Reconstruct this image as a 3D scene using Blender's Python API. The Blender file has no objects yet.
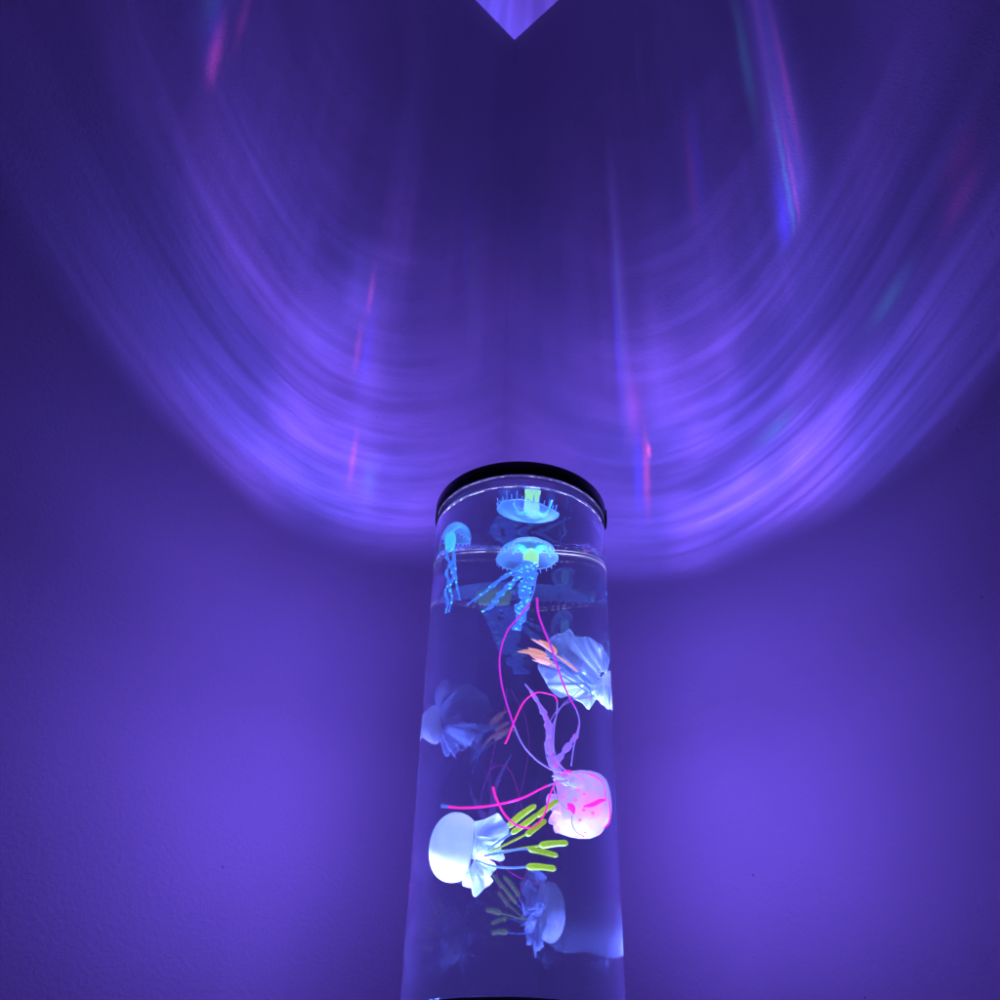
import bpy, bmesh, math, random
import numpy as np
from mathutils import Vector, Matrix
random.seed(7)
rng = random.Random(11)
sc = bpy.context.scene
COL = sc.collection
PI = math.pi

# ------------------------------------------------------------------ frame of reference
CAMZ = 1.00                       # camera height above the floor of the room
PITCH, ROLL = math.radians(36.3), math.radians(1.8)
FPX = 1000.0
LR = 0.4915                       # horizontal distance camera -> lamp axis
AZ = math.radians(1.48)
AX = np.array([LR*math.sin(AZ), LR*math.cos(AZ), CAMZ])   # lamp axis, z = camera height
R = 0.05                          # tank radius
Z_BASE, Z_WATER, Z_TOP, Z_LID = 0.0772, 0.3355, 0.343, 0.3515
IOR = 1.33
CORN_D, CEIL = 0.83, 1.50         # room corner behind the lamp, ceiling above the camera
CAM = np.array([0, 0, CAMZ])
FW = np.array([0, math.cos(PITCH), math.sin(PITCH)])
UP = np.array([0, -math.sin(PITCH), math.cos(PITCH)])
RT = np.array([1.0, 0, 0])

def ray(x, y):
    a = (x-500)/FPX; b = (500-y)/FPX
    u = a*math.cos(ROLL)-b*math.sin(ROLL); v = a*math.sin(ROLL)+b*math.cos(ROLL)
    d = FW+u*RT+v*UP
    return d/np.linalg.norm(d)

def enter(x, y):
    d = ray(x, y); o = -AX[:2]; dx = d[:2]
    a = dx@dx; b = o@dx; c = o@o-R*R
    disc = max(b*b-a*c, 0.0)
    t = (-b-disc**.5)/a
    h = CAM+d*t
    N = np.array([h[0]-AX[0], h[1]-AX[1], 0])/R
    ci = -N@d; s2 = (1-ci*ci)/IOR**2
    return h, d/IOR+(ci/IOR-(1-s2)**.5)*N

def ins(x, y, dep):
    """point inside the water seen at (x, y), dep = depth behind the lamp axis in tank radii"""
    h, d = enter(x, y)
    t = (AX[1]+dep*R-h[1])/d[1]
    p = h+d*t
    q = p[:2]-AX[:2]; r = np.linalg.norm(q)
    if r > R*0.94:
        q = q*(R*0.94/r); p = np.array([AX[0]+q[0], AX[1]+q[1], p[2]])
    return Vector(p)

# ------------------------------------------------------------------ object helpers
def new_obj(name, me, mats=(), parent=None, kind=None):
    o = bpy.data.objects.new(name, me); COL.objects.link(o)
    for m in (mats if isinstance(mats, (list, tuple)) else [mats]):
        me.materials.append(m)
    if parent: 
        o.parent = parent
        o.matrix_parent_inverse = parent.matrix_world.inverted()
    if kind: o['kind'] = kind
    return o
def thing(name, label, cat, loc):
    o = bpy.data.objects.new(name, None); COL.objects.link(o)
    o.location = loc; o.empty_display_size = 0.01
    o.matrix_world = Matrix.Translation(loc)
    o['label'] = label; o['category'] = cat
    return o
def smooth(me, on=True):
    for p in me.polygons: p.use_smooth = on
def mesh(name, verts, faces, sm=True):
    me = bpy.data.meshes.new(name)
    me.from_pydata([tuple(v) for v in verts], [], faces); me.update()
    if sm: smooth(me)
    return me
def lathe(name, prof, seg=128, sm=True, closed=False, wob=None):
    vs, fs = [], []
    n = len(prof)
    for i in range(seg):
        a = 2*PI*i/seg
        for j, (r, z) in enumerate(prof):
            rr = r*(wob(a, j) if wob else 1)
            vs.append((AX[0]+rr*math.cos(a), AX[1]+rr*math.sin(a), CAMZ+z))
    for i in range(seg):
        k = (i+1) % seg
        for j in range(n if closed else n-1):
            l = (j+1) % n
            fs.append((i*n+j, k*n+j, k*n+l, i*n+l))
    me = mesh(name, vs, fs, sm)
    bm = bmesh.new(); bm.from_mesh(me)
    bmesh.ops.remove_doubles(bm, verts=bm.verts, dist=1e-7)
    bm.to_mesh(me); bm.free()
    if sm: smooth(me)
    return me
def spline(pts, n):
    """Catmull-Rom through points (any dimension)"""
    P = [np.array(p, float) for p in pts]
    P = [2*P[0]-P[1]]+P+[2*P[-1]-P[-2]]
    out = []
    m = len(P)-3
    for i in range(n+1):
        t = m*i/n; k = min(int(t), m-1); u = t-k
        a, b, c, d = P[k:k+4]
        out.append(0.5*((2*b)+(-a+c)*u+(2*a-5*b+4*c-d)*u*u+(-a+3*b-3*c+d)*u**3))
    return out
def tube_mesh(name, path, radf, seg=10, flat=1.0):
    """path: Vectors; radf(t) radius; flat<1 squashes along the second normal"""
    vs, fs = [], []
    n = len(path); nrm = None
    for i, p in enumerate(path):
        t = (path[min(i+1, n-1)]-path[max(i-1, 0)]).normalized()
        if nrm is None: nrm = t.orthogonal().normalized() if abs(t.y) > .9 else t.cross(Vector((0, 1, 0))).normalized()
        nrm = (nrm-t*nrm.dot(t)).normalized(); bn = t.cross(nrm)
        r = radf(i/(n-1))
        for k in range(seg):
            a = 2*PI*k/seg
            vs.append(p+nrm*(r*math.cos(a))+bn*(r*flat*math.sin(a)))
    for i in range(n-1):
        for k in range(seg):
            l = (k+1) % seg
            fs.append((i*seg+k, i*seg+l, (i+1)*seg+l, (i+1)*seg+k))
    fs.append(tuple(range(seg-1, -1, -1))); fs.append(tuple(range((n-1)*seg, n*seg)))
    return mesh(name, vs, fs)
def ptube(name, pts, w, mat, parent, dep=None, n=48, seg=10, flat=1.0, radf=None):
    """tube through photo points (x, y[, depth]); w = half width in px"""
    P = [p if len(p) == 3 else (p[0], p[1], dep) for p in pts]
    path = [ins(*q) for q in spline(P, n)]
    s = PXM
    f = radf or (lambda t: w)
    return new_obj(name, tube_mesh(name, path, lambda t: f(t)*s, seg, flat), mat, parent)
PXM = 0.00044     # metres per photo pixel inside the water, roughly

# ------------------------------------------------------------------ node maths
class E:
    """tiny expression wrapper over shader math nodes"""
    nt = None
    def __init__(s, k): s.k = k
    @staticmethod
    def op(o, *a, clamp=False):
        n = E.nt.nodes.new('ShaderNodeMath'); n.operation = o; n.use_clamp = clamp
        for i, x in enumerate(a):
            if isinstance(x, E): E.nt.links.new(x.k, n.inputs[i])
            else: n.inputs[i].default_value = x
        return E(n.outputs[0])
    def __add__(s, o): return E.op('ADD', s, o)
    __radd__ = __add__
    def __sub__(s, o): return E.op('SUBTRACT', s, o)
    def __rsub__(s, o): return E.op('SUBTRACT', o, s)
    def __mul__(s, o): return E.op('MULTIPLY', s, o)
    __rmul__ = __mul__
    def __truediv__(s, o): return E.op('DIVIDE', s, o)
    def __rtruediv__(s, o): return E.op('DIVIDE', o, s)
def ss(x, a, b):          # smoothstep from a to b (a may exceed b)
    n = E.nt.nodes.new('ShaderNodeMapRange'); n.interpolation_type = 'SMOOTHSTEP'
    E.nt.links.new(x.k, n.inputs['Value'])
    if a < b: v = (a, b, 0, 1)
    else: v = (b, a, 1, 0)
    for i, q in enumerate(v): n.inputs[1+i].default_value = q
    return E(n.outputs[0])
def gau(x, c, w):
    q = (x-c)/w
    return E.op('EXPONENT', -1.0*(q*q))
def noise(x, y, z=0.0, detail=2, rough=.5):
    c = E.nt.nodes.new('ShaderNodeCombineXYZ')
    for i, q in enumerate((x, y, z)):
        if isinstance(q, E): E.nt.links.new(q.k, c.inputs[i])
        else: c.inputs[i].default_value = q
    n = E.nt.nodes.new('ShaderNodeTexNoise'); n.inputs['Scale'].default_value = 1
    n.inputs['Detail'].default_value = detail; n.inputs['Roughness'].default_value = rough
    E.nt.links.new(c.outputs[0], n.inputs['Vector'])
    return E(n.outputs['Fac'])

# ------------------------------------------------------------------ materials
def mat(name):
    m = bpy.data.materials.new(name); m.use_nodes = True
    m.node_tree.nodes.clear()
    return m, m.node_tree
def out(nt, sh, vol=None):
    o = nt.nodes.new('ShaderNodeOutputMaterial'); nt.links.new(sh, o.inputs['Surface'])
    if vol: nt.links.new(vol, o.inputs['Volume'])
def mixs(nt, f, a, b):
    n = nt.nodes.new('ShaderNodeMixShader')
    if isinstance(f, float): n.inputs[0].default_value = f
    else: nt.links.new(f, n.inputs[0])
    nt.links.new(a, n.inputs[1]); nt.links.new(b, n.inputs[2])
    return n.outputs[0]
def silicone(name, col, glow, gs, alpha, gloss=.06, dots=None, transl=.5, mottle=0.0, facing=0.0):
    """soft translucent rubber; glow = emission: fluorescence in the bright dyes, painted-in lamp light elsewhere"""
    m, nt = mat(name); N = nt.nodes; L = nt.links
    E.nt = nt
    d = N.new('ShaderNodeBsdfDiffuse'); t = N.new('ShaderNodeBsdfTranslucent'); tr = N.new('ShaderNodeBsdfTransparent')
    em = N.new('ShaderNodeEmission'); g = N.new('ShaderNodeBsdfGlossy'); g.inputs['Roughness'].default_value = .25
    d.inputs[0].default_value = (*col, 1); t.inputs[0].default_value = (*col, 1)
    em.inputs[0].default_value = (*glow, 1); em.inputs[1].default_value = gs
    if dots:
        scale, thr, dcol, dglow, dgs = dots
        tc = N.new('ShaderNodeTexCoord'); v = N.new('ShaderNodeTexVoronoi'); v.inputs['Scale'].default_value = scale
        v.inputs['Randomness'].default_value = .85
        L.new(tc.outputs['Object'], v.inputs['Vector'])
        f = ss(E(v.outputs['Distance']), thr*1.15, thr*.85)
        for a, c0, c1 in ((d.inputs[0], col, dcol), (t.inputs[0], col, dcol), (em.inputs[0], tuple(x*gs for x in glow), tuple(x*dgs for x in dglow))):
            mx = N.new('ShaderNodeMix'); mx.data_type = 'RGBA'
            L.new(f.k, mx.inputs['Factor']); mx.inputs['A'].default_value = (*c0, 1); mx.inputs['B'].default_value = (*c1, 1)
            L.new(mx.outputs['Result'], a)
        em.inputs[1].default_value = 1.0
    s = mixs(nt, transl, d.outputs[0], t.outputs[0])
    s = mixs(nt, gloss, s, g.outputs[0])
    if facing > 0:      # thin edges look denser than the face-on membrane
        lw = N.new('ShaderNodeLayerWeight'); lw.inputs[0].default_value = .5
        a = E(lw.outputs['Facing'])*facing+(alpha-facing*.3)
        a = E.op('ADD', a, 0.0, clamp=True)
        if mottle:
            tc2 = N.new('ShaderNodeTexCoord'); nz = N.new('ShaderNodeTexNoise'); nz.inputs['Scale'].default_value = 160
            L.new(tc2.outputs['Object'], nz.inputs['Vector'])
            a = E.op('ADD', a+(E(nz.outputs['Fac'])-.5)*mottle, 0.0, clamp=True)
        s2 = mixs(nt, a.k, tr.outputs[0], s)
        ad = N.new('ShaderNodeAddShader')
        zero = N.new('ShaderNodeBsdfTransparent'); 
        blk = N.new('ShaderNodeEmission'); blk.inputs[1].default_value = 0
        e2 = mixs(nt, a.k, blk.outputs[0], em.outputs[0])
        L.new(s2, ad.inputs[0]); L.new(e2, ad.inputs[1])
        out(nt, ad.outputs[0])
        return m
    s = mixs(nt, float(alpha), tr.outputs[0], s)
    ad = N.new('ShaderNodeAddShader'); L.new(s, ad.inputs[0]); L.new(em.outputs[0], ad.inputs[1])
    out(nt, ad.outputs[0])
    return m
def plain(name, col, rough, bump=0, scale=200, spec=.5):
    m, nt = mat(name); N = nt.nodes; L = nt.links
    b = N.new('ShaderNodeBsdfPrincipled'); b.inputs['Base Color'].default_value = (*col, 1)
    b.inputs['Roughness'].default_value = rough; b.inputs['Specular IOR Level'].default_value = spec
    if bump:
        tc = N.new('ShaderNodeTexCoord'); n = N.new('ShaderNodeTexNoise'); n.inputs['Scale'].default_value = scale
        n.inputs['Detail'].default_value = 4
        bp = N.new('ShaderNodeBump'); bp.inputs['Strength'].default_value = bump; bp.inputs['Distance'].default_value = .001
        L.new(tc.outputs['Object'], n.inputs['Vector']); L.new(n.outputs['Fac'], bp.inputs['Height']); L.new(bp.outputs[0], b.inputs['Normal'])
    out(nt, b.outputs[0])
    return m
def emis(name, col, s):
    m, nt = mat(name); e = nt.nodes.new('ShaderNodeEmission')
    e.inputs[0].default_value = (*col, 1); e.inputs[1].default_value = s; out(nt, e.outputs[0]); return m

def wall_paint():
    m, nt = mat('wall_paint'); N = nt.nodes; L = nt.links
    b = N.new('ShaderNodeBsdfDiffuse'); b.inputs['Roughness'].default_value = .8
    tc = N.new('ShaderNodeTexCoord')
    n = N.new('ShaderNodeTexNoise'); n.inputs['Scale'].default_value = 330; n.inputs['Detail'].default_value = 5; n.inputs['Roughness'].default_value = .65
    n2 = N.new('ShaderNodeTexNoise'); n2.inputs['Scale'].default_value = 9; n2.inputs['Detail'].default_value = 4
    bp = N.new('ShaderNodeBump'); bp.inputs['Strength'].default_value = .9; bp.inputs['Distance'].default_value = .0012
    cr = N.new('ShaderNodeMix'); cr.data_type = 'RGBA'
    cr.inputs['A'].default_value = (.70, .69, .68, 1); cr.inputs['B'].default_value = (.78, .77, .76, 1)
    # tiny pits and specks in the paint
    v = N.new('ShaderNodeTexVoronoi'); v.inputs['Scale'].default_value = 16
    E.nt = nt
    for x in (n, n2, v): L.new(tc.outputs['Object'], x.inputs['Vector'])
    L.new(n2.outputs['Fac'], cr.inputs['Factor'])
    pit = ss(E(v.outputs['Distance']), .018, .010)*.6
    c2 = N.new('ShaderNodeMix'); c2.data_type = 'RGBA'; c2.inputs['B'].default_value = (.25, .24, .24, 1)
    L.new(pit.k, c2.inputs['Factor']); L.new(cr.outputs['Result'], c2.inputs['A']); L.new(c2.outputs['Result'], b.inputs[0])
    L.new(n.outputs['Fac'], bp.inputs['Height']); L.new(bp.outputs[0], b.inputs['Normal'])
    out(nt, b.outputs[0]); return m
M_WALL = wall_paint()
M_BLACK = plain('black_plastic', (.006, .006, .008), .38, .15, 900, .3)

def glass(name, ior=IOR, rough=0.0, sheen=0.0):
    m, nt = mat(name); g = nt.nodes.new('ShaderNodeBsdfGlass')
    g.inputs['IOR'].default_value = ior; g.inputs['Roughness'].default_value = rough
    g.inputs['Color'].default_value = (.93, .96, 1, 1)
    gl = nt.nodes.new('ShaderNodeBsdfGlossy'); gl.inputs['Roughness'].default_value = 0.0
    gl.inputs['Color'].default_value = (.9, .95, 1, 1)
    out(nt, mixs(nt, sheen, g.outputs[0], gl.outputs[0]) if sheen else g.outputs[0]); return m
M_TANK = glass('clear_acrylic', 1.49, sheen=.075)
M_WATER = glass('water_against_acrylic', 1.33/1.49)
M_SURF = glass('water_surface', 1.33)

# ------------------------------------------------------------------ room corner
def wall(name, a, b, z0, z1, label_kind='structure', th=.1):
    a = Vector(a); b = Vector(b); d = (b-a).normalized(); n = Vector((-d.y, d.x))
    if n.dot(-((a+b)/2)) > 0: n = -n          # thickness grows away from the camera
    vs = []
    for z in (z0, z1):
        for q in (a, b, b+n*th, a+n*th): vs.append((q.x, q.y, z))
    fs = [(0, 1, 5, 4), (1, 2, 6, 5), (2, 3, 7, 6), (3, 0, 4, 7), (4, 5, 6, 7), (3, 2, 1, 0)]
    return new_obj(name, mesh(name, vs, fs, False), M_WALL, None, label_kind)
L_ = 2.6*.7071
zc = CAMZ+CEIL
wall('wall_left', (0, CORN_D), (-L_, CORN_D-L_), 0, zc)
wall('wall_right', (0, CORN_D), (L_, CORN_D-L_), 0, zc)
cv = [(-3, -2.2, zc), (3, -2.2, zc), (3, 1.2, zc), (-3, 1.2, zc), (-3, -2.2, zc+.1), (3, -2.2, zc+.1), (3, 1.2, zc+.1), (-3, 1.2, zc+.1)]
cf = [(0, 1, 2, 3), (4, 7, 6, 5), (0, 4, 5, 1), (1, 5, 6, 2), (2, 6, 7, 3), (3, 7, 4, 0)]
new_obj('ceiling', mesh('ceiling', cv, cf, False), M_WALL, None, 'structure')

# ------------------------------------------------------------------ the lamp
lamp = thing('aquarium_lamp', 'tall clear cylindrical aquarium lamp with black rim, glowing blue violet in a room corner', 'lamp', (AX[0], AX[1], CAMZ))
tp = [(R, Z_BASE+.0005)]+[(R, Z_BASE+(Z_TOP-Z_BASE)*k/12) for k in range(1, 12)]+[(R, Z_TOP-.0004), (R-.0004, Z_TOP), (R-.0018, Z_TOP), (R-.0022, Z_TOP-.0004), (R-.0022, Z_WATER+.0022)]
tm = lathe('tank', tp, 192)
tank = new_obj('tank', tm, M_TANK, lamp)
# the water's surface, climbing at the rim
ri = R-.0022
wp = [(ri, Z_WATER+.0022), (ri-.0003, Z_WATER+.0012), (ri-.0009, Z_WATER+.0005), (ri-.0018, Z_WATER+.0001), (ri-.0032, Z_WATER)]
wp += [(ri*k, Z_WATER) for k in (.85, .6, .35, .15)]+[(0, Z_WATER)]
water = new_obj('water_surface', lathe('water_surface', wp, 192, wob=lambda a, j: 1+(.0022*math.sin(17*a)*math.sin(5*a+1) if 0 < j < 4 else 0)), M_SURF, lamp)
wbody = new_obj('water', lathe('water', [(ri, Z_BASE+.0005)]+[(ri, Z_BASE+(Z_WATER+.0022-Z_BASE)*k/12) for k in range(1, 13)], 192), M_WATER, lamp)
# make both face outwards (away from the water)
def orient(o, up):
    bm = bmesh.new(); bm.from_mesh(o.data)
    for f in bm.faces:
        c = f.calc_center_median()
        rad = Vector((c.x-AX[0], c.y-AX[1], 0)).normalized()
        if up: s = f.normal.z if abs(f.normal.z) > .3 else -f.normal.dot(rad)
        else:
            inner = (Vector((c.x-AX[0], c.y-AX[1])).length < R-.0015) 
            s = f.normal.z if abs(f.normal.z) > .6 else f.normal.dot(rad)*(-1 if inner else 1)
        if s < 0: f.normal_flip()
    bm.to_mesh(o.data); bm.free()
orient(tank, False); orient(water, True)
def orient_out(o):
    bm = bmesh.new(); bm.from_mesh(o.data)
    for f in bm.faces:
        c = f.calc_center_median()
        if f.normal.dot(Vector((c.x-AX[0], c.y-AX[1], 0))) < 0: f.normal_flip()
    bm.to_mesh(o.data); bm.free()
orient_out(wbody)
# black ring lid, open in the middle
lo = R+.0009; li = R-.0024
lp = [(li, Z_TOP+.0001), (li, Z_LID-.0006), (li+.0006, Z_LID), (lo-.0008, Z_LID), (lo-.0002, Z_LID-.0003), (lo, Z_LID-.001), (lo, Z_TOP-.0004), (lo-.0003, Z_TOP-.0008), (R+.0001, Z_TOP-.0008), (R+.0001, Z_TOP+.0001)]
lid = new_obj('lid_ring', lathe('lid_ring', lp, 160, closed=True), M_BLACK, lamp)
M_EDGE = emis('painted_edge_glow', (.42, .36, 1.0), 2.2)  # emissive ring under the lid, painting in light guided up the wall
M_LINE, nt = mat('painted_glint'); E.nt = nt  # emission painted in as a broken highlight line
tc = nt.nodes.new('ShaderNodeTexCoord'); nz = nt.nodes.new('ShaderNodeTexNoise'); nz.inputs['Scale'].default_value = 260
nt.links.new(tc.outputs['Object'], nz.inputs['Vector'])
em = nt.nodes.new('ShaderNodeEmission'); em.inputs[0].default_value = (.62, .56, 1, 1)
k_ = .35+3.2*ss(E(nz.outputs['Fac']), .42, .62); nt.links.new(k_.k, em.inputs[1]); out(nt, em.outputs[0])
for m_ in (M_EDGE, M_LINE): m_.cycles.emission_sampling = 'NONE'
new_obj('added_glow_ring', lathe('added_glow_ring', [(ri+.0003, Z_TOP-.00005), (R-.0003, Z_TOP-.00005), (R-.0003, Z_TOP+.00005), (ri+.0003, Z_TOP+.00005)], 160, closed=True), M_EDGE, lid)
def painted_glint_ring(z, r0, rw, mt, f):
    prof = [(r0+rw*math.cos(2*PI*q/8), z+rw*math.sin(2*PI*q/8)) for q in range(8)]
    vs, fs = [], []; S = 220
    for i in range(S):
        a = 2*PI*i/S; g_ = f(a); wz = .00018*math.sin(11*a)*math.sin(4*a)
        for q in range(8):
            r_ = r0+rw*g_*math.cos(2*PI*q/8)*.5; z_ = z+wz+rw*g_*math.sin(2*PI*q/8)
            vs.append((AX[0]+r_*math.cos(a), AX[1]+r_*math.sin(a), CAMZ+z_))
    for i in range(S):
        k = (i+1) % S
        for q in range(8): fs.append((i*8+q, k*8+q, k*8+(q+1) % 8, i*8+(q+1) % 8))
    return new_obj('painted_glint_ring', mesh('painted_glint_ring', vs, fs), mt, water)
# glowing rings painted in as highlights at waterline and rim: thickest at the front left
painted_glint_ring(Z_WATER-.0008, ri-.0006, .00030, M_LINE, lambda a: .55+1.9*math.exp(-((a-math.radians(222))/.22)**2)+.5*math.exp(-((a-math.radians(312))/.3)**2)+.25*math.sin(9*a)*math.sin(3.3*a+1))
painted_glint_ring(Z_TOP-.0012, ri-.0004, .00013, M_LINE, lambda a: .7+.4*math.sin(23*a)*math.sin(7.3*a+1))
M_HAZE, nt = mat('painted_edge_haze'); vo = nt.nodes.new('ShaderNodeEmission'); vo.inputs[0].default_value = (.30, .24, 1, 1); vo.inputs[1].default_value = 17  # glowing volume shell added to paint bright edges along the tube
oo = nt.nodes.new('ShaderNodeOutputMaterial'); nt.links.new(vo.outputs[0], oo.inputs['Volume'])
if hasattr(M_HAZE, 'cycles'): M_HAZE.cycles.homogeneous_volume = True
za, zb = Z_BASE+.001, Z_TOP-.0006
hz = new_obj('painted_edge_haze', lathe('painted_edge_haze', [(R-.0013, za), (R-.0013, zb), (R-.0002, zb), (R-.0002, za)], 192, closed=True), M_HAZE, tank)
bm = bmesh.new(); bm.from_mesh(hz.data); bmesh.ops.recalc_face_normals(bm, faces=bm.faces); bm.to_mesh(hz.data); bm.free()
# latch nub on the right side of the rim
bm = bmesh.new()
bmesh.ops.create_cube(bm, size=1)
bmesh.ops.scale(bm, vec=(.0020, .0100, .0092), verts=bm.verts)
bmesh.ops.bevel(bm, geom=bm.edges[:], offset=.0007, segments=3, affect='EDGES')
lm = bpy.data.meshes.new('latch'); bm.to_mesh(lm); bm.free(); smooth(lm)
latch = new_obj('latch', lm, M_BLACK, None)
a = math.radians(-4)
latch.location = (AX[0]+(lo-.0004)*math.cos(a), AX[1]+(lo-.0004)*math.sin(a), CAMZ+Z_TOP+.0035); latch.rotation_euler.z = a
latch.parent = lid
# base
bo = R+.0012
bp_ = [(0, -.02), (bo-.002, -.02), (bo, -.018), (bo, Z_BASE-.0012), (bo-.0006, Z_BASE-.0002), (R+.0001, Z_BASE), (R-.0008, Z_BASE), (R-.0009, Z_BASE+.0002), (.0, Z_BASE+.0002)]
base = new_obj('base', lathe('base', bp_, 160), M_BLACK, lamp)
base.data.name = 'base'
M_LED = emis('led_glow', (.30, .40, 1.0), 260)
M_LED.cycles.emission_sampling = 'NONE'
for k in range(8):
    a = 2*PI*k/8+.2
    c = (AX[0]+.036*math.cos(a), AX[1]+.036*math.sin(a), CAMZ+Z_BASE+.0004)
    bm = bmesh.new(); bmesh.ops.create_cone(bm, cap_ends=True, segments=20, radius1=.0034, radius2=.0026, depth=.0012)
    for v in bm.verts: v.co += Vector(c)+Vector((0, 0, .0007))
    me = bpy.data.meshes.new('led'); bm.to_mesh(me); bm.free()
    new_obj('led', me, M_LED, base)
AIM_A = ins(603, 684, .22); AIM_B = ins(446, 862, -.44); AIM_E = ins(592, 800, -.05); AIM_C = ins(528, 556, .3)
for ang_, rad_, en, aim, cone in ((212, .037, 3.0, None, 100), (-12, .030, 1.3, None, 100), (95, .034, 1.6, None, 100),
                                  (35, .038, 26, AIM_A, 20), (190, .040, 9, AIM_B, 46), (20, .040, 1.6, AIM_E, 24), (110, .036, 4, AIM_C, 15)):
    # led ring: wide cones straight up; four aimed spots added to brighten single jellyfish
    a = math.radians(ang_)
    ld = bpy.data.lights.new('led_and_fill_beam', 'SPOT'); ld.energy = en; ld.color = (.19, .235, 1.0)
    ld.spot_size = math.radians(cone); ld.spot_blend = 1.0; ld.shadow_soft_size = 0.0
    lo_ = bpy.data.objects.new('led_and_fill_beam', ld); COL.objects.link(lo_)
    lo_.location = (AX[0]+rad_*math.cos(a), AX[1]+rad_*math.sin(a), CAMZ+Z_BASE+.004)
    lo_.rotation_euler = (PI, 0, 0)
    if aim is not None: lo_.rotation_euler = (aim-lo_.location).to_track_quat('-Z', 'Y').to_euler()
# ------------------------------------------------------------------ jellyfish
M_SOFTBLUE = silicone('pale_blue_silicone', (.62, .74, .9), (.19, .28, 1.0), .50, .38, facing=.8, mottle=.25)
M_WHITE = silicone('milky_silicone', (.85, .86, .9), (.25, .36, 1.0), .62, .88, facing=.3, mottle=.35)
M_GREEN = silicone('yellow_green_silicone', (.62, .78, .10), (.36, .54, .05), .5, 1.0)
M_ORANGE = silicone('peach_silicone', (.9, .6, .45), (.78, .42, .38), .55, .95)
M_STEM = silicone('blue_stem_silicone', (.3, .5, .9), (.14, .25, 1.0), .45, .85)
M_PINK = silicone('pink_silicone', (.95, .05, .5), (.80, .035, .56), .9, 1.0)
M_LILAC = silicone('lilac_silicone', (.6, .45, .9), (.34, .22, .95), .55, .9)
M_BELLBLUE = silicone('blue_bell_silicone', (.40, .72, .95), (.10, .34, 1.0), .46, .33, facing=.7, mottle=.3)
M_CYAN = silicone('cyan_silicone', (.3, .85, .9), (.08, .60, .95), .75, .8, facing=.3, mottle=.4)
M_YCORE = silicone('green_core_silicone', (.55, .9, .6), (.34, .68, .16), .85, .9, facing=.3, mottle=.5)
M_ARM = silicone('spotted_arm_silicone', (.15, .35, .85), (.075, .25, 1.0), .62, .85, dots=(400, .27, (.3, .9, .9), (.12, .75, .95), 1.0))
M_PARM = silicone('pink_spotted_arm_silicone', (.6, .45, .9), (.33, .20, .92), .55, .85, dots=(430, .26, (.9, .05, .4), (.8, .03, .5), .9))
M_PBELL = silicone('pink_spotted_bell_silicone', (.72, .70, .9), (.34, .30, 1.0), .44, .60, dots=(210, .20, (.95, .03, .3), (.95, .03, .38), .95))

def basis(cx, cy, dep):
    c = ins(cx, cy, dep)
    ex = (ins(cx+4, cy, dep)-ins(cx-4, cy, dep))/8
    ey = (ins(cx, cy-4, dep)-ins(cx, cy+4, dep))/8
    s = (ex.length+ey.length)/2
    return c, ex, ey, Vector((0, 1, 0))*s
def inpix(bs, u, v, w):
    c, ex, ey, ez = bs
    p = c+ex*u+ey*v+ez*w
    q = Vector((p.x-AX[0], p.y-AX[1])); r = q.length
    if r > R*.945:
        q *= R*.945/r; p = Vector((AX[0]+q.x, AX[1]+q.y, p.z))
    return p
def axes(ang, tilt):
    """ang: direction of the bell's top in the picture (deg, 0 = right, 90 = up); tilt: degrees away from the camera"""
    a, t = math.radians(ang), math.radians(tilt)
    A = Vector((math.cos(a)*math.cos(t), math.sin(a)*math.cos(t), math.sin(t)))
    B = Vector((-math.sin(a), math.cos(a), 0))
    return A, B, A.cross(B)
def bell(name, bs, org, ang, tilt, prof, matl, parent, seg=64, rim=None, squash=1.0, hint=None):
    """lathe a profile [(radius, height)] round the bell axis, in local px; org = offset (u, v, w)"""
    A, B, C = axes(ang, tilt); O = Vector(org)
    vs, fs = [], []; n = len(prof)
    for i in range(seg):
        t = 2*PI*i/seg
        for j, (r, h) in enumerate(prof):
            f = j/(n-1)
            rr = r*(1+(rim(t, f) if rim else 0)); hh = h+(hint(t, f) if hint else 0)
            p = O+A*hh+B*(rr*math.cos(t))+C*(rr*squash*math.sin(t))
            vs.append(inpix(bs, *p))
    for i in range(seg):
        k = (i+1) % seg
        for j in range(n-1): fs.append((i*n+j, k*n+j, k*n+j+1, i*n+j+1))
    me = mesh(name, vs, fs)
    bm = bmesh.new(); bm.from_mesh(me); bmesh.ops.remove_doubles(bm, verts=bm.verts, dist=2e-6)
    bmesh.ops.recalc_face_normals(bm, faces=bm.faces); bm.to_mesh(me); bm.free(); smooth(me)
    return new_obj(name, me, matl, parent)
def cap(rad, hgt, th=2.0, k=12, power=1.0, lip=0.0):
    """closed bell profile: outside from top to rim, then inside back up"""
    o = [(rad*math.sin(PI/2*i/k)**power, hgt*math.cos(PI/2*i/k)) for i in range(k+1)]
    if lip: o.append((rad*(1-lip), -hgt*.12))
    q = [(max(r-th*min(1, i/3), 0), h-th) for i, (r, h) in enumerate(o)]
    q[-1] = (q[-1][0], o[-1][1]+.2)
    return o+q[::-1]
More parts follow.
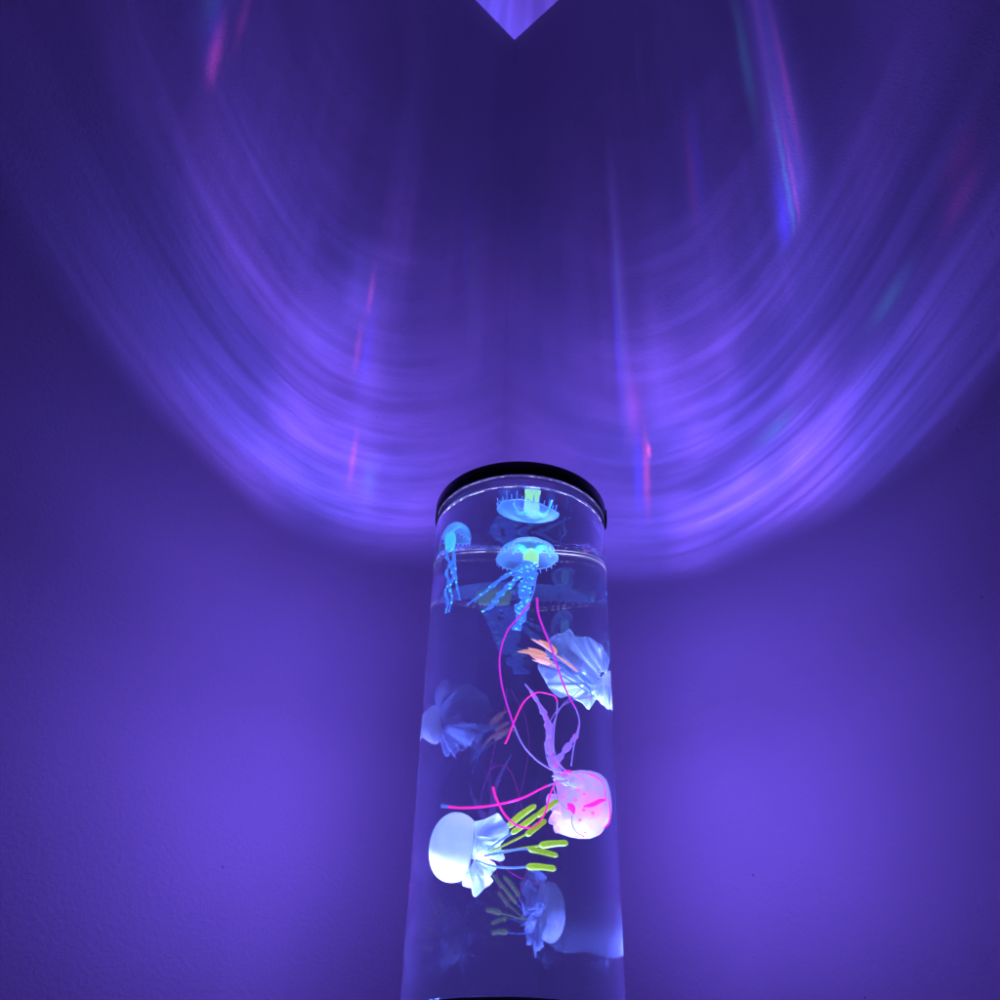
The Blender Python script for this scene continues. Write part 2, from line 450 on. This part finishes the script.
def skirt(name, bs, org, ang, tilt, t0, t1, r0, flare, length, k, amp, matl, parent, ph=0, seg=120, rows=14, edge=4, th=.00035, curl=.0, ax0=0):
    """ruffled frill hanging behind the rim from angle t0 to t1"""
    A, B, C = axes(ang, tilt); O = Vector(org)
    vs, fs = [], []
    full = abs(t1-t0-360) < 1
    for i in range(seg+1):
        f = i/seg; t = math.radians(t0+(t1-t0)*f)
        fade = 1 if full else min(1, 5*f, 5*(1-f))
        for j in range(rows+1):
            q = j/rows
            wv = math.sin(k*t+ph)+.45*math.sin(2.3*k*t+1.7*ph+1)
            wv2 = math.sin(1.4*k*t+2*ph+.6)
            rr = r0+flare*q**1.2+amp*q**1.3*wv
            ll = ax0-length*(q*(.65+.35*fade))-edge*q*q*wv2+curl*q*q*math.cos(k*t)
            tt = t+.10*q*q*math.sin(1.9*k*t)
            p = O+A*ll+B*(rr*math.cos(tt))+C*(rr*math.sin(tt))
            vs.append(inpix(bs, *p))
    for i in range(seg):
        for j in range(rows):
            a = i*(rows+1)+j
            fs.append((a, a+rows+1, a+rows+2, a+1))
    o = new_obj(name, mesh(name, vs, fs), matl, parent)
    m = o.modifiers.new('th', 'SOLIDIFY'); m.thickness = th; m.offset = 0
    return o

# --- B: white domed jellyfish low on the left, lime clubs
D_B = -.44
b0 = basis(455, 848, D_B)
B_ = thing('toy_jellyfish', 'white domed toy jellyfish lying sideways low in the tank, lime green club tips', 'toy jellyfish', b0[0])
def cap2(rad, hgt, end, th=3.0, k=20):
    o = [(rad*math.sin(end*i/k), hgt*math.cos(end*i/k)) for i in range(k+1)]
    q = [((rad-th)*math.sin(end*i/k), (hgt-th)*math.cos(end*i/k)) for i in range(k+1)]
    return o+q[::-1]
dome_p = cap2(35, 27, math.radians(128))
bell('bell', b0, (-1, 1, 0), 172, 2, dome_p, M_WHITE, B_, 72, squash=.72)
def sheet(name, att, edge, matl, parent, pleat=3, amp=.05, bulge=.1, n=96, rows=16, th=.00032, ph=0.0, scal=.7, ):
    """soft rubber sheet from an attachment curve to a free ruffled edge, points are (x, y, depth)"""
    P = spline(att, n); Q = spline(edge, n); vs, fs = [], []
    for i in range(n+1):
        f = i/n
        for j in range(rows+1):
            q = j/rows
            p = P[i]*(1-q)+Q[i]*q
            dep = p[2]+bulge*math.sin(PI*q*.9)*math.sin(PI*f)+amp*q*math.sin(2*PI*pleat*f+ph)+.12*amp*q*q*math.sin(2*PI*pleat*2.7*f+ph*2)
            k = scal*q*q*math.sin(2*PI*pleat*1.6*f+ph+1)
            d = Q[i]-P[i]; L = math.hypot(d[0], d[1])+1e-6
            vs.append(ins(p[0]+d[0]/L*k, p[1]+d[1]/L*k, dep))
    for i in range(n):
        for j in range(rows):
            a = i*(rows+1)+j; fs.append((a, a+rows+1, a+rows+2, a+1))
    o = new_obj(name, mesh(name, vs, fs), matl, parent)
    m = o.modifiers.new('th', 'SOLIDIFY'); m.thickness = th; m.offset = 0
    return o
for dz_, ph_ in ((-.02, .3), (.30, 2.1)):
    o_ = lambda pts: [(x, y, d+dz_) for x, y, d in pts]
    sheet('frill', o_([(474, 822, -.45), (475, 830, -.52), (475, 838, -.55), (474, 846, -.55), (472, 855, -.5)]),
          o_([(488, 819, -.42), (493, 816, -.42), (498, 813.5, -.45), (501, 817, -.50), (504, 822, -.54), (508, 826, -.54), (509, 831, -.51), (506, 837, -.47), (503, 841, -.46), (500, 845, -.50), (502, 851, -.54), (504, 858, -.52), (500, 861, -.5), (494, 859, -.48)]), M_SOFTBLUE, B_, 2, .05, -.08, ph=ph_)
    sheet('frill', o_([(474, 852, -.5), (474, 860, -.55), (470, 868, -.55), (463, 876, -.5)]),
          o_([(494, 863, -.5), (497, 868, -.52), (492, 873, -.55), (490, 877, -.55), (493, 881, -.52), (490, 885, -.48), (485, 887, -.46), (480, 892, -.47), (475, 897, -.5), (473, 893, -.54), (475, 888, -.57), (469, 887, -.55), (463, 886, -.5)]), M_SOFTBLUE, B_, 2, .05, -.08, ph=ph_+1)
sheet('frill', [(472, 835, -.3), (472, 845, -.3), (470, 858, -.3)], [(490, 838, -.36), (492, 848, -.3), (488, 862, -.36)], M_SOFTBLUE, B_, 2, .04)
def club(stem, tip, w, parent, m_stem, m_tip, dep, ws=1.1, pointed=False):
    st = ptube('tentacle', stem, ws, m_stem, parent, dep, 20, 8)
    w = w*(.84 if pointed else 1)*rng.uniform(.9, 1.08); kk = rng.uniform(0, 6)
    if pointed: rf = lambda t: w*max(.12, math.sin(PI*min(1, .18+t*.82))**.7)
    else: rf = lambda t: w*(min(1, .45+t*5)*(1 if t < .88 else math.sqrt(max(.05, 1-((t-.88)/.125)**2))))*(1-.15*t)*(1+.05*math.sin(9*t+kk))
    tpp = ptube('tentacle_tip', tip, w, m_tip, st, dep, 20, 12, radf=rf)
    return st
D1 = -.60
club([(486, 848), (497, 838), (507, 828)], [(507, 828), (520, 816), (536, 805)], 3.6, B_, M_STEM, M_GREEN, -.55)
club([(488, 850), (500, 841), (511, 834)], [(511, 834), (525, 824), (538, 814)], 3.0, B_, M_STEM, M_GREEN, D1)
club([(530, 820), (533, 818), (536, 816)], [(536, 817), (546, 809), (558, 800)], 3.3, B_, M_GREEN, M_GREEN, D1)
club([(490, 852), (505, 845), (517, 839), (527, 834)], [(526, 836), (535, 828), (546, 820)], 3.7, B_, M_GREEN, M_GREEN, -.64)
club([(484, 850), (505, 851), (525, 848), (540, 846)], [(539, 846), (552, 844), (568, 843)], 3.8, B_, M_GREEN, M_GREEN, -.60)
club([(484, 856), (500, 853), (515, 850), (529, 849)], [(528, 849), (542, 852), (558, 856)], 3.6, B_, M_STEM, M_GREEN, -.66)
club([(476, 860), (492, 866), (510, 868), (527, 867)], [(526, 867), (540, 867), (556, 869)], 4.0, B_, M_STEM, M_GREEN, -.62)

# --- A: frilled jellyfish at the right, peach tips pointing left
D_A = .23
a0 = basis(582, 668, D_A)
A_ = thing('toy_jellyfish', 'pale blue frilly toy jellyfish against the right side of the tank with peach orange tips', 'toy jellyfish', a0[0])
bell('bell', a0, (20, -10, 14), -6, 45, cap(21, 14, 2.5, 14), M_WHITE, A_, 64)
H_ = [(600, 676, .30), (598, 680, .26), (598, 685, .24), (600, 689, .26)]
sheet('frill', [(600, 678, .28), (600, 675, .30), (602, 672, .32)], [(545, 655, -.02), (549, 640, -.05), (557, 635, .0), (564, 632, .05), (570.5, 630, .0), (572, 639, .1), (577, 650, .16)], M_SOFTBLUE, A_, 2, .05, .12, ph=.4)
sheet('frill', [(600, 672, .36), (604, 672, .36), (606, 674, .32)], [(571, 650, .25), (574, 638, .2), (586, 637, .28), (597, 642, .2), (604, 649, .26), (609, 660, .2)], M_SOFTBLUE, A_, 2.5, .05, .1, ph=1.4)
sheet('frill', [(601, 684, .22), (598, 682, .24), (598, 686, .24), (600, 688, .24)], [(552, 660, .0), (539, 664, -.06), (542, 676, -.02), (549, 687, .04), (560, 698, .0), (564, 692, .1), (574, 689, .12)], M_SOFTBLUE, A_, 2, .06, .12, ph=2.2)
sheet('frill', [(599, 688, .24), (601, 690, .24), (604, 690, .26)], [(566, 690, .12), (571, 696, .08), (580, 702, .12), (589, 709, .06), (592, 699, .16), (597, 697, .2)], M_SOFTBLUE, A_, 2, .05, .08, ph=.9)
sheet('frill', [(603, 690, .28), (605, 688, .28), (606, 685, .28)], [(592, 698, .2), (602, 703, .14), (609, 710, .12), (610, 700, .16), (610, 688, .2)], M_SOFTBLUE, A_, 1.5, .04, .06, ph=1.9)
sheet('frill', [(603, 680, .26), (601, 683, .24), (603, 688, .26)], [(585, 662, .05), (578, 672, .0), (580, 684, .05), (590, 694, .1), (603, 697, .12)], M_SOFTBLUE, A_, 3.5, .10, .08, ph=.2)
core = (592, 690)
for stem, tip, w, dp in (
    ([(588, 682), (572, 668), (558, 657)], [(556, 654), (546, 646), (531, 639)], 3.4, -.25),
    ([(592, 684), (575, 668), (562, 655)], [(556, 652), (549, 646), (539, 640)], 3.6, -.33),
    ([(590, 684), (565, 664), (546, 656)], [(545, 656), (530, 652), (517, 652)], 3.6, -.38),
    ([(590, 688), (568, 672), (552, 662)], [(549, 659), (540, 653), (528, 648)], 4.2, -.30),
    ([(592, 690), (566, 674), (549, 665)], [(552, 664), (541, 659), (529, 654)], 4.6, -.36),
    ([(590, 694), (575, 684), (562, 676)], [(560, 669), (548, 664), (532, 660)], 3.2, -.28),
    ([(592, 696), (586, 684), (577, 672)], [(578, 672), (566, 662), (555, 655)], 2.6, -.45)):
    club(stem, tip, w, A_, M_STEM, M_ORANGE, dp, .9, True)

# --- E: pink spotted jellyfish, long pink tentacles
D_E = -.05
e0 = basis(586, 802, D_E)
E_ = thing('toy_jellyfish', 'pink spotted toy jellyfish with long thin pink trailing tentacles and wavy arms', 'toy jellyfish', e0[0])
def ehint(t, f): return 4*f*math.sin(3*t+.5)+2*f*math.sin(7*t) if f > .35 and f < .65 else 0
bell('bell', e0, (-2, -1, 0), -12, -18, [(0, 27), (12, 26.5), (22, 24), (29, 18), (32.5, 10), (33.5, 0), (33, -10), (31, -20), (29.5, -20), (30, -10), (30.5, 0), (29, 9), (26, 16), (19, 21.5), (10, 24), (0, 24.5)], M_PBELL, E_, 72, rim=lambda t, f: .05*math.sin(5*t)*math.sin(PI*f), hint=ehint, squash=.8)
bell('pink_glow_core', e0, (4, -3, 0), -12, -18, [(0, 14), (8, 12), (13, 6), (14, -2), (10, -9), (0, -11)], silicone('rose_silicone', (.95, .35, .6), (1.0, .10, .45), 1.5, .95), E_, 40, squash=.8)  # emissive core added inside to paint the bell's pink inner glow
# pink bands that ride on the bell
def band(px, w, dep=-.45): return ptube('stripe', px, w, M_PINK, E_, dep, 24, 8, .5, radf=lambda t: w*math.sin(PI*min(max(t, .04), .97))**.5)
band([(582, 773), (592, 775), (601, 781), (606, 792)], .9, -.25)
band([(608, 798), (610, 810), (609, 822), (603, 829)], 1.3, -.2)
band([(583, 807), (592, 805), (600, 801), (606, 800)], 2.6, -.44)
band([(606, 800), (605, 795), (604, 790)], 1.2, -.40)
skirt('frill', e0, (-12, 0, 0), 168-180, -18, 0, 360, 26, 2, 12, 6, 3, silicone('pink_frill_silicone', (.8, .5, .8), (.45, .25, .85), .5, .8), E_, .6, edge=4)
# rim flaps
ptube('stripe', [(567, 803), (571, 807), (574, 815)], 3.6, M_PINK, E_, -.40, 20, 10, .4, radf=lambda t: 3.8*math.sin(PI*min(max(t, .05), .95)))
ptube('stripe', [(562, 774), (566, 772.5), (571, 772)], 2.2, M_PINK, E_, -.40, 12, 8, .5)
# strands: colour changes along the strand, so each strand is stem + pink end
M_MAG = silicone('magenta_silicone', (.85, .08, .7), (.52, .035, .66), .9, 1.0)
def strand(pts, cut, w0, w1, dep0=-.35, tipblue=False, pm=M_PINK):
    """pts from bell outwards; beyond the fraction cut it turns pink"""
    n = 70
    P = [p if len(p) == 3 else (p[0], p[1], dep0) for p in pts]
    S = [ins(*q) for q in spline(P, n)]
    k = int(cut*n)
    a = new_obj('tentacle', tube_mesh('tentacle', S[:k+1], lambda t: .68*(w0+(w1-w0)*t*cut)*PXM, 10), M_LILAC, E_)
    end = n-4 if tipblue else n
    new_obj('tentacle_tip', tube_mesh('tentacle_tip', S[k:end+1], lambda t: .68*(w0+(w1-w0)*(cut+t*(1-cut)))*PXM*(1.05+.09*math.sin(31*t)*math.sin(12*t+w0*5)), 10), pm, a)
    if tipblue: new_obj('tentacle_end', tube_mesh('tentacle_end', S[end:], lambda t: w1*PXM, 10), M_STEM, a)
strand([(568, 781), (556, 783), (543, 788), (520, 799), (490, 806), (462, 808), (441, 806)], .28, 1.3, 2.0, -.62, True)
strand([(570, 773), (560, 772), (548, 768), (533, 757), (520, 740), (508, 708), (501, 680), (500, 655), (507, 632), (518, 618), (530, 604)], .45, 1.2, 1.3, -.45, pm=M_MAG)
strand([(571, 766), (574, 745), (579, 726), (577, 712), (568, 695), (561, 678), (552, 650), (542, 625), (538, 612), (537, 598)], .36, 1.0, 1.8, -.55, pm=M_MAG)
strand([(570, 773), (559, 765), (554, 750), (554, 730), (557, 710), (556, 698), (548, 694), (536, 693), (524, 702), (515, 720), (508, 738), (505, 744)], .42, .9, 1.2, -.35)
strand([(567, 780), (556, 783), (550, 795), (544, 815), (533, 827), (518, 826), (505, 815), (496, 798), (493, 787)], .12, 1.0, 1.8, -.66)
strand([(566, 772), (556, 758), (552, 740), (554, 722), (562, 706), (572, 697), (584, 687)], .97, .7, .6, -.25)
strand([(562, 774), (548, 762), (546, 740), (550, 722), (560, 708), (578, 698), (590, 697)], .97, .7, .6, -.3)
strand([(566, 782), (554, 784), (556, 796), (562, 806), (569, 810)], .9, .9, .9, -.5)
strand([(572, 816), (572, 824), (576, 832), (584, 837)], .9, .7, .7, -.42)
def wavy(pts, w, m, parent, dep, name='arm', k=7, amp=.35, flat=.55, end=.35, n=90):
    return ptube(name, pts, w, m, parent, dep, n, 12, flat, radf=lambda t: w*(1+amp*math.sin(2*PI*k*t+1)+.12*math.sin(2*PI*k*2.3*t))*(1-(1-end)*t**2.5))
wavy([(564, 778, -.2), (556, 768, -.2), (551, 757, -.22), (549, 744, -.25), (549, 728, -.3), (545, 716, -.3), (540, 706, -.3), (532, 693, -.3), (525, 684, -.3)], 4.0, M_PARM, E_, None, k=6, amp=.25, end=.15)
wavy([(560, 776, -.1), (553, 765, -.1), (560, 757, -.1), (567, 748, -.1), (572, 741, -.1), (577, 734, -.12), (579, 726, -.12)], 3.2, M_PARM, E_, None, k=4, amp=.3, end=.3)
wavy([(568, 781, -.3), (560, 778, -.4), (552, 776, -.4)], 1.8, M_WHITE, E_, None, k=2, end=.4)
wavy([(575, 785, -.3), (566, 784, -.4), (558, 781, -.4)], 2.2, M_WHITE, E_, None, k=2, end=.4)

# --- C: blue jellyfish hanging just below the surface, green core, dotted arms
D_C = .37
c0 = basis(527, 553, D_C)
C_ = thing('toy_jellyfish', 'blue toy jellyfish with yellow green core and dotted arms just under the water surface', 'toy jellyfish', c0[0])
def fringe(bs, org, ang, tilt, rad, n, l, matl, parent, squash=1, a0=0, a1=360):
    A, B, C = axes(ang, tilt); O = Vector(org)
    vs, fs = [], []
    for i in range(n):
        t = math.radians(a0+(a1-a0)*(i+.5)/n)
        ll = l*(.35+1.1*rng.random())
        for q, rr in ((0, .75), (.5, .6), (1, .3)):
            p = O+A*(-ll*q)+B*((rad+q*.6)*math.cos(t))+C*((rad+q*.6)*squash*math.sin(t))
            for s in range(4):
                an = PI/2*s
                vs.append(inpix(bs, *(p+B*(rr*math.cos(an))+C*(rr*math.sin(an)))))
        b = i*12
        for j in range(2):
            for s in range(4):
                fs.append((b+j*4+s, b+j*4+(s+1) % 4, b+(j+1)*4+(s+1) % 4, b+(j+1)*4+s))
        fs.append((b+8, b+9, b+10, b+11))
    return new_obj('fringe', mesh('fringe', vs, fs), matl, parent)
lat = lambda r, h, th=1.2: cap(r, h, th, 12)
bell('bell', c0, (0, -3, 0), 92, 9, lat(30.5, 12), M_BELLBLUE, C_, 64, rim=lambda t, f: .02*math.sin(9*t))
fringe(c0, (0, -3, 0), 92, 9, 30, 30, 2.6, M_STEM, C_)
bell('core', c0, (4, -9, 0), 90, 8, [(0, 13), (4, 12.6), (7, 10.5), (8, 6.5), (7.8, 2), (7.2, -1), (7.6, -3), (6, -4), (0, -4)], M_YCORE, C_, 32)
for u0, u1, v1 in ((-2, -15, -4), (10, 24, -6), (-1, -9, 6), (9, 17, 5)):
    A1 = [Vector((u0, 0, 0)), Vector(((u0+u1)/2, 4, -6)), Vector((u1, v1, -8))]
    path = [inpix(c0, *Vector(q)) for q in spline(A1, 14)]
    new_obj('lobe', tube_mesh('lobe', path, lambda t: (3.2-1.2*t)*PXM*math.sin(PI*min(max(t+.12, .2), .93))**.5, 10, .7), M_CYAN, C_)
wavy([(529, 562), (523, 570), (526, 580), (522, 590), (525, 600), (519, 609), (521, 618), (516, 630)], 4.0, M_ARM, C_, .26, k=6, amp=.22, end=.95)
wavy([(533, 563), (533, 578), (528, 590), (527, 604), (524, 615)], 3.2, M_ARM, C_, .34, k=6, amp=.25, end=.5)
wavy([(527, 563), (516, 570), (500, 580), (485, 592), (467, 605)], 2.5, M_ARM, C_, .18, k=5, amp=.2, end=.3)
wavy([(529, 565), (518, 577), (506, 589), (497, 598), (492, 606), (482, 612)], 2.9, M_ARM, C_, .20, k=6, amp=.3, end=.4)
for q in ([(530, 563), (522, 570), (512, 576)], [(531, 563), (536, 572), (534, 590), (530, 600)]):
    ptube('tentacle', q, .7, M_STEM, C_, .3, 20, 6)

# --- D: small blue jellyfish in the upper left
D_D = -.30
d0 = basis(456, 534, D_D)
D_ = thing('toy_jellyfish', 'small blue toy jellyfish with cyan core, upper left of tank, arms hanging down', 'toy jellyfish', d0[0])
bell('bell', d0, (-1, -4, 0), 72, -12, lat(14.5, 14, 1.0), M_BELLBLUE, D_, 48, rim=lambda t, f: .02*math.sin(7*t), squash=1.1)
fringe(d0, (-1, -4, 0), 72, -12, 14.2, 20, 3.5, M_STEM, D_, 1.1)
bell('core', d0, (-6, -7, 0), 90, 0, [(0, 8), (4, 7.5), (5.5, 5), (6, 0), (5, -6), (3.8, -9), (0, -9)], M_CYAN, D_, 28)
path = [inpix(d0, *Vector(q)) for q in spline([(-4, 2, 0), (3, 6, -3), (9, 3, -5)], 12)]
new_obj('lobe', tube_mesh('lobe', path, lambda t: 2.0*PXM*math.sin(PI*min(max(t+.15, .2), .93))**.5, 10, .7), M_CYAN, D_)
wavy([(449, 549), (447, 556), (450, 564), (446.5, 573), (449, 582), (445.5, 592), (448, 602), (446, 613)], 2.4, M_ARM, D_, -.33, k=7, amp=.25, end=.7)
wavy([(452, 548), (454, 557), (451, 566), (453.5, 576), (450, 587), (452, 598), (449, 612)], 2.1, M_ARM, D_, -.25, k=7, amp=.25, end=.5)
wavy([(453, 548), (455, 565), (456, 580), (460, 600)], 2.0, M_ARM, D_, -.28, k=5, amp=.2, end=.4)
ptube('tentacle', [(442, 536), (440, 548), (441, 562)], .8, M_STEM, D_, -.28, 16, 6)

for o in (A_, B_, C_, D_, E_): o['group'] = 'toy jellyfish floating in the tank'
# ------------------------------------------------------------------ added lamps imitating what leaves the tank
def light_tree(name, loc, energy):
    ld = bpy.data.lights.new(name, 'POINT'); ld.energy = energy; ld.color = (1, 1, 1); ld.shadow_soft_size = 0
    ld.use_nodes = True; nt = ld.node_tree; nt.nodes.clear()
    o = bpy.data.objects.new(name, ld); COL.objects.link(o); o.location = loc
    E.nt = nt
    tc = nt.nodes.new('ShaderNodeTexCoord'); sx = nt.nodes.new('ShaderNodeSeparateXYZ')
    nt.links.new(tc.outputs['Normal'], sx.inputs[0])
    return nt, [E(sx.outputs[i]) for i in range(3)]
def finish(nt, rgb, s=1.0):
    c = nt.nodes.new('ShaderNodeCombineXYZ')
    for i, q in enumerate(rgb): nt.links.new(q.k, c.inputs[i])
    e = nt.nodes.new('ShaderNodeEmission'); nt.links.new(c.outputs[0], e.inputs[0]); e.inputs[1].default_value = s
    o = nt.nodes.new('ShaderNodeOutputLight'); nt.links.new(e.outputs[0], o.inputs[0])
SGN = 1.0
# unseen lamp added above the lid, caustics drawn in its nodes: cones of constant elevation about the water column, broken by noise
LZ = .370
nt, (dx, dy, dz) = light_tree('drawn_caustics_lamp', (AX[0], AX[1], CAMZ+LZ), 1.0)
dx, dy, dz = dx*SGN, dy*SGN, dz*SGN
h = math.sqrt(.5)
# distance along the direction to the two walls and the ceiling
def dist(nx, ny, p0):
    den = dx*nx+dy*ny
    num = (p0[0]-AX[0])*nx+(p0[1]-AX[1])*ny
    den = E.op('MAXIMUM', den, 1e-4)
    return num/den
tR = dist(h, h, (0, CORN_D)); tL = dist(-h, h, (0, CORN_D)); tC = (CEIL-LZ)/E.op('MAXIMUM', dz, 1e-4)
t = E.op('MINIMUM', E.op('MINIMUM', tR, tL), tC)
px, py, pz = dx*t, dy*t, dz*t+(LZ-.16)
az = E.op('ARCTAN2', px, py)*(180/PI)
rh = E.op('SQRT', px*px+py*py)
el = E.op('ARCTAN2', pz, rh)*(180/PI)
r2 = (px*px+py*py+pz*pz)
comp = (t*t)/r2                       # as if it came from the water column
azr = az*(PI/180)
bnd = 51.6-0.4*E.op('SINE', azr)-4.4*ss(az, 50, 88)-2.0*ss(az, -60, -98)-2.0*gau(az, 0, 14)
e = el-bnd
wob = (noise(az*.02, el*.03, 3.1, 1)-.5)*1.6
es = el+wob
rise = ss(e+(noise(az*.05, 0.0, 9.0)-.5)*1.2, -3.2, 2.6)
body = .33*ss(e, 15, 4)+.62*ss(e, 30, 10)
st1 = ss(noise(es*.38, az*.016, 0.0, 2, .5), .30, .72)
st2 = ss(noise(es*1.15, az*.030, 5.0, 3, .6), .32, .70)
patch = ss(noise(az*.045, el*.12, 7.7, 2, .5), .30, .72)
st3 = noise(es*3.2, az*.035, 2.2, 2, .6)
st4 = ss(noise(es*1.9, az*.018, 8.2, 3, .65), .30, .70)
streak = (.42+.60*st1)*(.66+.50*st2)*(.82+.36*st4)*(.86+.28*st3)*(.58+.56*patch)
side = .46+.70*gau(az, 58, 36)+.52*gau(az, -54, 32)-.10*gau(az, 0, 22)
side = side*ss(E.op('ABSOLUTE', az), 116, 76)*(1.0-.55*ss(az, -68, -96))
edge = .30*gau(e+(st2-.5)*1.2, 3.2, 1.3)*(.55+.8*st4)*(gau(az, -40, 22)+.9*gau(az, 60, 26))
nearc = gau(az, 0, 26)*.5
streak = streak*(1.0-nearc)+nearc*.72
arc = rise*(body*streak*side+edge*.45+.08+.22*gau(az, 0, 24)*gau(el, 60, 9)*(.6+.6*patch))
# steep light: upright streaks over the lamp
v1 = ss(noise(az*.10, el*.06, 1.3, 2, .5), .36, .70)
v2 = ss(noise(az*.55, el*.02, 4.3, 2, .5), .36, .68)
upr = ss(el, 58, 66)*(.13+.19*v1*(.75+.3*v2))*ss(el, 92, 70)
inL = .50*gau(az, -39, 5)*gau(el, 67, 1.9)+.38*gau(az, -47, 7)*gau(el, 64, 2.0)+.18*gau(az, -34, 4)*gau(el, 62, 5)
inR = .30*gau(az, 25.5, 1.6)*ss(el, 58, 64)*ss(el, 76.5, 72)+.30*gau(az, 34, 5)*gau(el, 64, 3)
fanR = 1.1*gau(az-(el-66)*.25, 72.8, 3.2)*ss(el, 65, 67.5)
fanL = .30*gau(az+(el-66)*.3, -83, 3.6)*ss(el, 65.5, 69)
amb = .050
I = arc+upr+inL+inR+fanR+fanL+amb
ceil_b = ss(pz, CEIL-.16-.004, CEIL-.16-.001)
I = I*(1.0+ceil_b*(19*(.85+.3*v1)))
I = I*comp*ss(el, 30, 42)
# colour: violet light with spectral slivers
r = I*(.165+.05*(patch-.5)); g = I*.095; b = I*1.0
def sliver(a0, e0, wa, we, slope, col, k, cut=None):
    global r, g, b
    u = az-a0-(el-e0)*slope
    m = gau(u+(st3-.5)*.8, 0, wa*1.35)*gau(el, e0, we*1.1)*(k*.84)*comp
    if cut is not None: m = m*cut
    r, g, b = r+m*col[0], g+m*col[1], b+m*col[2]
PKc, BLc, CYc, RDc = (.9, .08, .75), (.02, .02, 1.2), (.03, .38, .85), (1.0, .10, .35)
cR = ss(el, 65.2, 66.6)
sliver(69.6, 66.6, .9, 1.8, .25, BLc, 1.2, cR); sliver(71.8, 68.0, .35, 3.2, .25, CYc, .60, cR); sliver(73.0, 67.6, .30, 2.0, .25, RDc, .42, cR)
sliver(76.0, 71.0, .5, 2.4, .25, PKc, .40, cR); sliver(69.2, 74.0, .9, 1.8, .25, CYc, .50); sliver(74.0, 74.5, .5, 1.8, .25, PKc, .22)
cL = ss(el, 66.0, 67.4)
sliver(-81.5, 68.0, .7, 1.0, -.3, PKc, .9, cL); sliver(-84.8, 69.6, 1.1, 1.2, -.3, CYc, .36, cL); sliver(-79.4, 70.6, .6, 1.0, -.3, PKc, .30); sliver(-83, 68.8, .8, 1.2, -.3, BLc, .45, cL)
sliver(-36.6, 67.4, .5, .8, 0, RDc, .36); sliver(-37.8, 64.3, .55, 1.1, 0, RDc, .22); sliver(-35.4, 64.4, 1.1, 1.6, 0, BLc, .40)
sliver(-37.2, 58.0, 1.0, 1.0, 0, BLc, .60); sliver(-35.0, 57.4, .5, 1.5, 0, RDc, .26); sliver(-30.5, 56.0, 1.2, 1.4, 0, CYc, .14)
sliver(24.0, 66.5, .5, 3.2, 0, BLc, .45); sliver(25.2, 69.5, .4, 3.0, 0, CYc, .13); sliver(27.2, 62.8, 1.2, 1.6, 0, PKc, .20)
sliver(27.3, 58.5, .7, 2.2, .15, BLc, .6); sliver(29.2, 58.6, .6, 2.2, .15, RDc, .30); sliver(30.2, 60.0, .35, .4, 0, RDc, .8)
sliver(52.0, 73.0, 1.2, 1.8, .2, BLc, .30); sliver(50.0, 72.5, 1.0, 1.6, .2, PKc, .12); sliver(-12.0, 70.0, .8, 2.5, 0, BLc, .18); sliver(-10.0, 68.0, .8, 2.5, 0, CYc, .07)
sliver(60.0, 57.0, 3.0, .5, 0, CYc, .18); sliver(82.0, 56.5, 2.0, .5, 0, CYc, .20); sliver(92, 55.8, 1.6, .6, 0, PKc, .10); sliver(93, 57.5, 1.6, .7, 0, PKc, .07)
finish(nt, (r, g, b), 13.6)

# unseen lamps added outside the tank to imitate soft violet spill
for nm, azd, k in (('added_side_lamp', -56, 1.0), ('added_side_lamp', 56, .92)):
    a = math.radians(azd)
    nt, (dx, dy, dz) = light_tree(nm, (AX[0]+.054*math.sin(a), AX[1]+.054*math.cos(a), CAMZ+.215), 1.0)
    dx, dy, dz = dx*SGN, dy*SGN, dz*SGN
    e0_ = math.radians(8)
    dot = dx*(math.sin(a)*math.cos(e0_))+dy*(math.cos(a)*math.cos(e0_))+dz*math.sin(e0_)
    prof = .06+.50*ss(dot, -.05, .95)+.42*ss(dot, .50, 1.0)
    prof = prof*(.88+.24*noise(dx*2.2, dy*2.2, dz*2.2, 2, .5))
    finish(nt, (prof*.18, prof*.098, prof*1.0), 1.35*k)

# ------------------------------------------------------------------ world, camera, render
w = bpy.data.worlds.new('World'); sc.world = w; w.use_nodes = True
bgn = w.node_tree.nodes['Background']; bgn.inputs[0].default_value = (.020, .010, .075, 1); bgn.inputs[1].default_value = .35
cd = bpy.data.cameras.new('camera'); cam = bpy.data.objects.new('camera', cd); COL.objects.link(cam); sc.camera = cam
cd.sensor_width = 36; cd.lens = 36; cd.clip_start = .01; cd.clip_end = 50
cam.location = CAM
u = Vector(RT*math.cos(ROLL)+UP*math.sin(ROLL)); v = Vector(-RT*math.sin(ROLL)+UP*math.cos(ROLL)); wv = -Vector(FW)
cam.matrix_world = Matrix(((u.x, v.x, wv.x, 0), (u.y, v.y, wv.y, 0), (u.z, v.z, wv.z, CAMZ), (0, 0, 0, 1)))
sc.view_settings.view_transform = 'Standard'; sc.view_settings.look = 'None'; sc.view_settings.exposure = 0; sc.view_settings.gamma = 1
cy = sc.cycles if hasattr(sc, 'cycles') else None
sc.render.engine = 'CYCLES'; cy = sc.cycles
cy.use_denoising = True; cy.max_bounces = 18; cy.transmission_bounces = 14; cy.glossy_bounces = 10; cy.transparent_max_bounces = 24; cy.diffuse_bounces = 1; cy.adaptive_threshold = .02
cy.caustics_reflective = False; cy.caustics_refractive = False
cy.sample_clamp_indirect = 12
